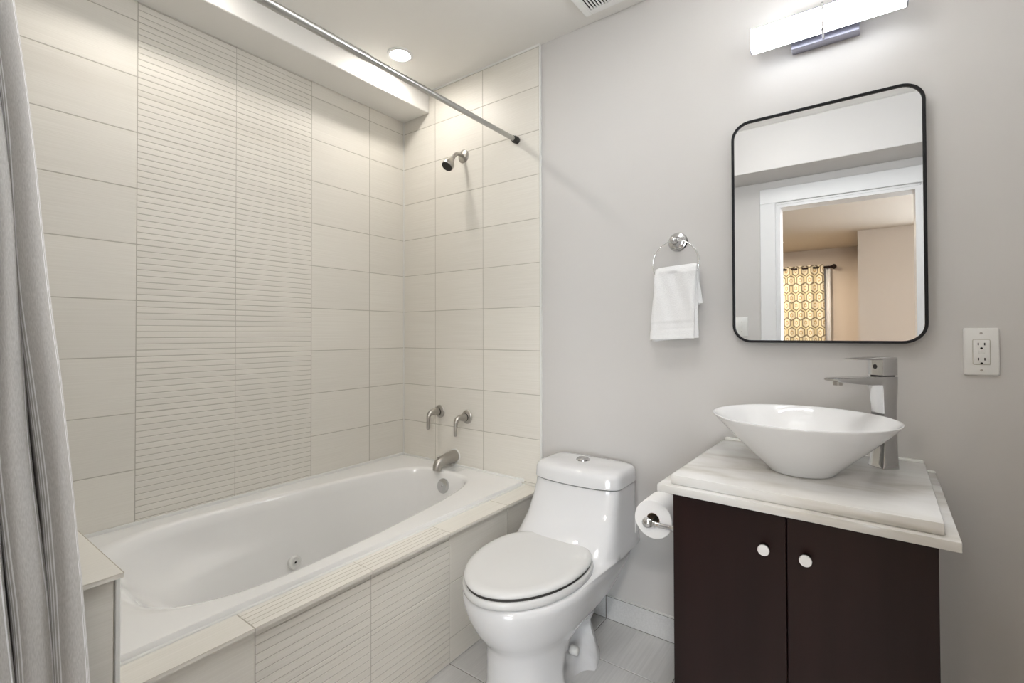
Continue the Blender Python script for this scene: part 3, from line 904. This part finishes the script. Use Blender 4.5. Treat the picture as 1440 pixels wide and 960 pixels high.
# ------------------------------------------------------------------ outlet
ot = thing('wall_outlet', 'white outlet plate on grey wall right of the faucet', 'outlet', (2.3455, YB, 1.1065))
def plate_ring(cx, cz, w_, h_, r, y): return [(cx+px, y, cz+py) for px, py in rrect(w_, h_, r, 5)]
bm = new()
loft(bm, [plate_ring(2.3455, 1.1065, 0.072, 0.1300, 0.005, YB), plate_ring(2.3455, 1.1065, 0.072, 0.1300, 0.005, 0.007), plate_ring(2.3455, 1.1065, 0.069, 0.127, 0.005, 0.0042), plate_ring(2.3455, 1.1065, 0.064, 0.122, 0.005, 0.0032)])
obj('cover_plate', bm, M['plastic'], ot, 50)
bm = new(); loft(bm, [plate_ring(2.3455, 1.1055, 0.0355, 0.0690, 0.003, YB-0.001), plate_ring(2.3455, 1.1055, 0.0355, 0.0690, 0.003, 0.0030)])
obj('recess', bm, M['grout'], ot)
bm = new(); loft(bm, [plate_ring(2.3455, 1.1055, 0.0330, 0.0665, 0.002, YB-0.001), plate_ring(2.3455, 1.1055, 0.0330, 0.0665, 0.002, 0.0015), plate_ring(2.3455, 1.1055, 0.0318, 0.0653, 0.002, 0.0009)])
rc = obj('receptacle', bm, M['plastic'], ot, 50)
for zc in (1.1275, 1.0865):
    for dx in (-0.0063, 0.0063):
        bm = new(); box(bm, 2.3455+dx-0.0011, 2.3455+dx+0.0011, 0.0002, 0.003, zc-0.0035, zc+0.0035)
        obj('slot', bm, M['dark'], rc)
    bm = new(); lathe(bm, (2.3455, 0.003, zc-0.0115), (0, -1, 0), [(0, 0.0028), (0.0028, 0.0028)], 16)
    obj('ground_hole', bm, M['dark'], rc)
for zc in (1.1095, 1.1033):
    bm = new(); box(bm, 2.3455-0.0072, 2.3455+0.0072, 0.0001, 0.003, zc-0.0027, zc+0.0027, 0, 0.0005, 1)
    obj('test_button', bm, M['plastic'], rc)
for zc in (1.157, 1.056):
    bm = new(); lathe(bm, (2.3455, 0.0035, zc), (0, -1, 0), [(0, 0.0033), (0.001, 0.003), (0.0014, 0.0)], 16)
    obj('screw', bm, M['satin'], ot)

# ------------------------------------------------------------------ towel ring and towel
tr = thing('towel_ring', 'chrome towel ring with stepped rosette on grey wall left of the mirror', 'towel ring', (1.526, YB, 1.50))
bm = new(); lathe(bm, (1.527, YB, 1.501), (0, -1, 0), [(0, 0.036), (0.004, 0.036), (0.008, 0.0325), (0.010, 0.0315), (0.011, 0.0285), (0.015, 0.0275), (0.018, 0.0230), (0.019, 0.0165), (0.024, 0.0130), (0.036, 0.0110)], 48)
obj('rosette', bm, M['chrome'], tr, 40)
bm = new(); lathe(bm, (1.529, -0.022, 1.4985), (0, -1, 0), [(0, 0.008), (0.010, 0.009), (0.014, 0.0118), (0.022, 0.0130), (0.030, 0.0116), (0.035, 0.0075), (0.037, 0.0)], 32)
obj('knob', bm, M['chrome'], tr, 60)
RC, RR = Vector((1.5335, -0.046, 1.4145)), 0.0835
bm = new(); tube(bm, [RC+Vector((RR*math.cos(2*PI*i/72), 0, RR*math.sin(2*PI*i/72))) for i in range(72)], 0.0028, 12, True)
obj('ring', bm, mat('polished light ring', (0.80, 0.80, 0.80), 0.12, 1.0), tr, 60)

# towel: a thick folded sheet hanging over the lower half of the ring
def towel_layer(bm, x0t, x1t, x0b, x1b, ztl, ztr, zbl, zbr, yfront, thick, zback, seed, bands=True, yback=-0.026):
    nu, nv = 26, 90
    rnd = random.Random(seed)
    path = []
    # v: 0 back hem -> over the ring -> front hem ; returns (y, z fraction)
    F, B = [], []
    def P(u, v, off):
        zt = ztl+(ztr-ztl)*u
        zb = zbl+(zbr-zbl)*u
        if v < 0.25:
            q = v/0.25; z = zback+(zt-0.018-zback)*q; y = yback+off; k = 0.25*(1-q)
        elif v < 0.38:
            q = (v-0.25)/0.13; a = PI*q
            ry = (yback-yfront)/2; ym = (yback+yfront)/2
            y = ym+(ry+off)*math.cos(a); z = zt-0.018+(0.018+off)*math.sin(a); k = 0
        else:
            q = (v-0.38)/0.62; z = zt-0.018+(zb-zt+0.018)*q; y = yfront-off; k = q
        xl = x0t+(x0b-x0t)*max(0, k); xr = x1t+(x1b-x1t)*max(0, k)
        x = xl+(xr-xl)*u
        wv = 0.0025*math.sin(u*7+seed+z*12)+0.0015*math.sin(u*17+z*40+seed)
        pinch = 1-0.03*math.sin(PI*min(1, k*2.2))
        x = (xl+xr)/2+(x-(xl+xr)/2)*pinch
        if v >= 0.38 and bands:
            hz = z-zb
            if 0.034 < hz < 0.060: y += 0.0022
            if abs(hz-0.034) < 0.003 or abs(hz-0.060) < 0.0025: y += 0.0012
            if hz < 0.010: y -= 0.0012
        return Vector((x, y+wv*(1 if v > 0.38 else -0.4), z))
    rr = []
    for j in range(nv+1):
        v = j/nv
        loop = []
        for i in range(nu+1): loop.append(P(i/nu, v, thick/2*(math.sin(PI*min(1, max(0, (i/nu)*10, 0))) if False else min(1, 0.35+min(i, nu-i)*0.3))))
        for i in range(nu, -1, -1): loop.append(P(i/nu, v, -thick/2*min(1, 0.35+min(i, nu-i)*0.3)))
        rr.append(loop)
    loft(bm, rr)
tw = new()
towel_layer(tw, 1.4625, 1.612, 1.4410, 1.601, 1.396, 1.405, 1.135, 1.141, -0.060, 0.012, 1.275, 1.0)
towel_layer(tw, 1.4640, 1.6125, 1.4470, 1.6155, 1.392, 1.401, 1.128, 1.144, -0.0475, 0.010, 1.268, 2.2, False, -0.030)
towel_layer(tw, 1.4700, 1.6120, 1.4640, 1.6270, 1.389, 1.398, 1.262, 1.266, -0.0395, 0.006, 1.262, 3.1, False, -0.0185)
two = obj('hand_towel', tw, M['towel'], None, 70, origin=(1.53, -0.045, 1.26))
tag(two, 'folded white terry hand towel hanging from the towel ring', 'towel')

# ------------------------------------------------------------------ toilet roll on the cabinet side
CS = vx((CX0, -0.43, 0.62)).x
hol = thing('toilet_paper_holder', 'chrome double post roll holder on the left side of the vanity cabinet', 'toilet paper holder', (CS, -0.38, 0.62))
for yy in (-0.437, -0.290):
    bm = new()
    c = vx((CX0, yy, 0.602))
    lathe(bm, c, (-1, 0.0, 0), [(0, 0.020), (0.004, 0.020), (0.009, 0.0165), (0.012, 0.0105), (0.018, 0.0095), (0.021, 0.0120), (0.026, 0.0130), (0.031, 0.0110), (0.035, 0.0075), (0.050, 0.0065), (0.080, 0.0075), (0.086, 0.0100), (0.091, 0.0085), (0.094, 0.0100), (0.100, 0.0140), (0.108, 0.0155), (0.116, 0.0140), (0.122, 0.0080), (0.1235, 0.0)], 28)
    obj('post', bm, M['chrome'], hol, 40)
bm = new(); lathe(bm, (1.581, -0.442, 0.6045), (0, 1, 0), [(0, 0.006), (0.150, 0.006)], 16)
obj('spindle', bm, M['satin'], hol)
rl = thing('toilet_roll', 'white toilet paper roll on the holder beside the vanity cabinet', 'toilet roll', (1.581, -0.37, 0.612))
bm = new()
RCX = Vector((1.581, -0.420, 0.6105))
lathe(bm, RCX, (0, 1, 0), [(0.0, 0.0195), (0.0, 0.0545), (0.0015, 0.056), (0.0985, 0.056), (0.10, 0.0545), (0.10, 0.0195), (0.0, 0.0195)], 64, False, False)
# loose sheet hanging off the left of the roll
sheet = []
for k in range(12):
    a = PI+0.25-0.5*k/11*0.6
    sheet.append(None)
box(bm, RCX.x-0.0562, RCX.x-0.0550, RCX.y+0.001, RCX.y+0.099, RCX.z-0.052, RCX.z+0.004)
ro = obj('paper', bm, M['paper'], rl, 40)
bm = new(); lathe(bm, RCX+Vector((0, 0.0004, 0)), (0, 1, 0), [(0, 0.0194), (0.0992, 0.0194), (0.0992, 0.0182), (0, 0.0182), (0, 0.0194)], 40, False, False)
obj('cardboard_core', bm, mat('cardboard', (0.30, 0.23, 0.16), 0.9), rl, 40)

# ------------------------------------------------------------------ light switch on the door wall (seen in the mirror)
sw = thing('light_switch', 'white light switch plate beside the door casing, seen low in the mirror', 'light switch', (1.40, YF, 1.2))
bm = new()
def pr(w_, h_, y): return [(1.398+px, y, 1.202+py) for px, py in rrect(w_, h_, 0.004, 4)]
loft(bm, [pr(0.082, 0.135, YF), pr(0.082, 0.135, YF+0.003), pr(0.076, 0.129, YF+0.006)])
obj('cover_plate', bm, M['plastic'], sw, 50)
bm = new(); box(bm, 1.398-0.005, 1.398+0.005, YF+0.005, YF+0.014, 1.193, 1.211, 0, 0.001, 1)
obj('toggle', bm, M['plastic'], sw)
for zc in (1.236, 1.168):
    bm = new(); lathe(bm, (1.398, YF+0.0055, zc), (0, 1, 0), [(0, 0.0034), (0.0012, 0.003), (0.0014, 0)], 14)
    obj('screw', bm, M['satin'], sw)

# ================================================================== BEDROOM BEYOND THE DOOR (seen in the mirror)
BH, BY0 = 2.40, -6.70
bm = new(); box(bm, -1.5, 4.6, -6.9, -2.0, -0.10, 0.0)
struct('floor_bedroom', bm, M['bed_floor'])
bm = new(); box(bm, -1.5, 4.6, -6.9, -2.0, BH, BH+0.1)
struct('ceiling_bedroom', bm, M['bed_ceil'])
WX0, WX1, WZ0, WZ1 = 0.15, 1.52, 0.35, 2.02
bm = new()
box(bm, -1.5, WX0, BY0-0.12, BY0, 0, BH)
box(bm, WX1, 2.04, BY0-0.12, BY0, 0, BH)
box(bm, WX0, WX1, BY0-0.12, BY0, 0, WZ0)
box(bm, WX0, WX1, BY0-0.12, BY0, WZ1, BH)
struct('wall_bedroom_far', bm, M['bed_wall'])
SX0, SX1, SZ0, SZ1 = 2.72, 4.30, 0.30, 2.10
bm = new()
box(bm, 2.04, SX0, -6.9, -5.40, 0, BH); box(bm, SX1, 4.6, -6.9, -5.40, 0, BH)
box(bm, SX0, SX1, -6.9, -5.40, 0, SZ0); box(bm, SX0, SX1, -6.9, -5.40, SZ1, BH)
struct('wall_bedroom_closet', bm, M['bed_wall'])
bm = new(); box(bm, SX0, SX1, -5.47, -5.46, SZ0, SZ1)
wn = struct('window_fill', bm, M['day_fill'])  # added window, out of view, sending soft fill through the doorway
bm = new()
for x0, x1, z0, z1 in ((SX0, SX0+0.05, SZ0, SZ1), (SX1-0.05, SX1, SZ0, SZ1), (SX0, SX1, SZ0, SZ0+0.05), (SX0, SX1, SZ1-0.05, SZ1), ((SX0+SX1)/2-0.03, (SX0+SX1)/2+0.03, SZ0, SZ1)):
    box(bm, x0, x1, -5.46, -5.41, z0, z1)
obj('window_frame', bm, M['white_trim'], wn)
bm = new()
box(bm, -1.5, -1.38, -6.9, -2.0, 0, BH)
struct('wall_bedroom_left', bm, M['bed_wall'])
bm = new(); box(bm, 4.48, 4.6, -5.4, -2.0, 0, BH)
struct('wall_bedroom_right', bm, M['bed_wall'])
bm = new()
box(bm, -1.5, -0.12, -2.0, -1.9, 0, BH); box(bm, 2.74, 4.6, -2.0, -1.9, 0, BH)
struct('wall_bedroom_near', bm, M['bed_wall'])
bm = new()
box(bm, WX0, WX1, BY0-0.09, BY0-0.08, WZ0, WZ1)
wn = struct('window_1', bm, M['sheer'])
bm = new()
for x0, x1, z0, z1 in ((WX0, WX0+0.04, WZ0, WZ1), (WX1-0.04, WX1, WZ0, WZ1), (WX0, WX1, WZ0, WZ0+0.04), (WX0, WX1, WZ1-0.04, WZ1), (WX0, WX1, 1.17, 1.21)):
    box(bm, x0, x1, BY0-0.08, BY0-0.04, z0, z1)
obj('window_frame', bm, M['white_trim'], wn)

cr = thing('window_curtain_rod', 'dark bronze curtain rod with ball end in the mirror', 'curtain rod', (0.8, BY0, 2.125))
bm = new(); lathe(bm, (-0.05, BY0+0.09, 2.125), (1, 0, 0), [(0, 0.014), (1.755, 0.014)], 16)
obj('pole', bm, M['bronze'], cr)
bm = new(); lathe(bm, (1.705, BY0+0.09, 2.125), (1, 0, 0), [(0, 0.015), (0.006, 0.022), (0.012, 0.015), (0.022, 0.028), (0.040, 0.038), (0.060, 0.034), (0.072, 0.018), (0.080, 0.0)], 24)
obj('finial', bm, M['bronze'], cr)
bm = new(); box(bm, 1.655, 1.675, BY0, BY0+0.10, 2.110, 2.125); box(bm, 1.645, 1.685, BY0, BY0+0.006, 2.08, 2.15)
obj('bracket', bm, M['bronze'], cr)

# geometric elongated-hexagon curtain
bm = new()
cl = bm.loops.layers.color.new('pattern')
CXR, CXL, NCX, NCZ = 1.625, 0.10, 520, 330
def hexcol(u, z):
    W_, H_ = 0.158, 0.262
    best = None
    for (ox, oz) in ((0, 0), (0.5, 0.43)):
        x = (u/W_-ox+0.5) % 1.0-0.5; y = (z/H_-oz+0.5) % 1.0-0.5
        dx, dy = abs(x)*W_, abs(y)*H_
        dd = max(dx/0.060, (dx*0.62+dy)/0.086)
        if best is None or dd < best: best = dd
    if best < 0.22: return (0.82, 0.79, 0.70)
    if best < 0.40: return (0.56, 0.42, 0.20)
    if best < 0.80: return (0.84, 0.80, 0.66)
    if best < 1.02: return (0.24, 0.21, 0.15)
    return (0.80, 0.73, 0.52)
rows = []
for j in range(NCZ+1):
    z = 0.60+(2.165-0.60)*j/NCZ
    row = []
    for i in range(NCX+1):
        s = i/NCX
        x = CXR+(CXL-CXR)*s
        y = BY0+0.09+0.032*math.sin(s*PI*2*11+0.3)
        xx = x+0.030*(z-2.1)*-0.3*(1-s)
        row.append(bm.verts.new((xx, y, z)))
    rows.append(row)
for j in range(NCZ):
    z = 0.60+(2.165-0.60)*(j+0.5)/NCZ
    for i in range(NCX):
        u = (i+0.5)/NCX*2.0
        f = bm.faces.new((rows[j][i], rows[j][i+1], rows[j+1][i+1], rows[j+1][i]))
        c = hexcol(u, z)
        for lp in f.loops: lp[cl] = (*[v**(1/2.2) for v in c], 1)
hc = obj('window_curtain', bm, M['hexfabric'], None, 180, origin=(1.3, BY0+0.09, 0.6))
so = hc.modifiers.new('thickness', 'SOLIDIFY'); so.thickness = 0.002
tag(hc, 'gold and cream hexagon patterned window curtain seen in the mirror', 'curtain')
bm = new()
L = []
for z in (0.6, 1.3, 2.115):
    L.append([(1.705-0.26*i/40, BY0+0.045+0.012*math.sin(i*0.9), z) for i in range(41)])
V = [[bm.verts.new(p) for p in r] for r in L]
for a, b in zip(V[:-1], V[1:]):
    for i in range(40): bm.faces.new((a[i], a[i+1], b[i+1], b[i]))
shr = obj('sheer_curtain', bm, M['sheer'], None, 180, origin=(1.58, BY0+0.045, 0.6))
so = shr.modifiers.new('thickness', 'SOLIDIFY'); so.thickness = 0.002
tag(shr, 'plain white sheer curtain edge right of the patterned curtain in the mirror', 'curtain')
downlight(0.35, -5.75, BH, M['lens_bed'], 'recessed_downlight', 'added unseen bedroom fill light above the left part of the patterned curtain')  # added beside the visible light to brighten the curtain alcove
downlight(1.16, -5.70, BH, M['lens_bed'], 'recessed_downlight', 'small lit ceiling light left of the doorway view in the mirror')
fill_lamp((2.45, -2.80, BH), M['lens_room_fill'], 'added unseen round fill lamp on the bedroom ceiling just outside the bathroom door')  # added frontal fill for the bathroom, hidden from the mirror
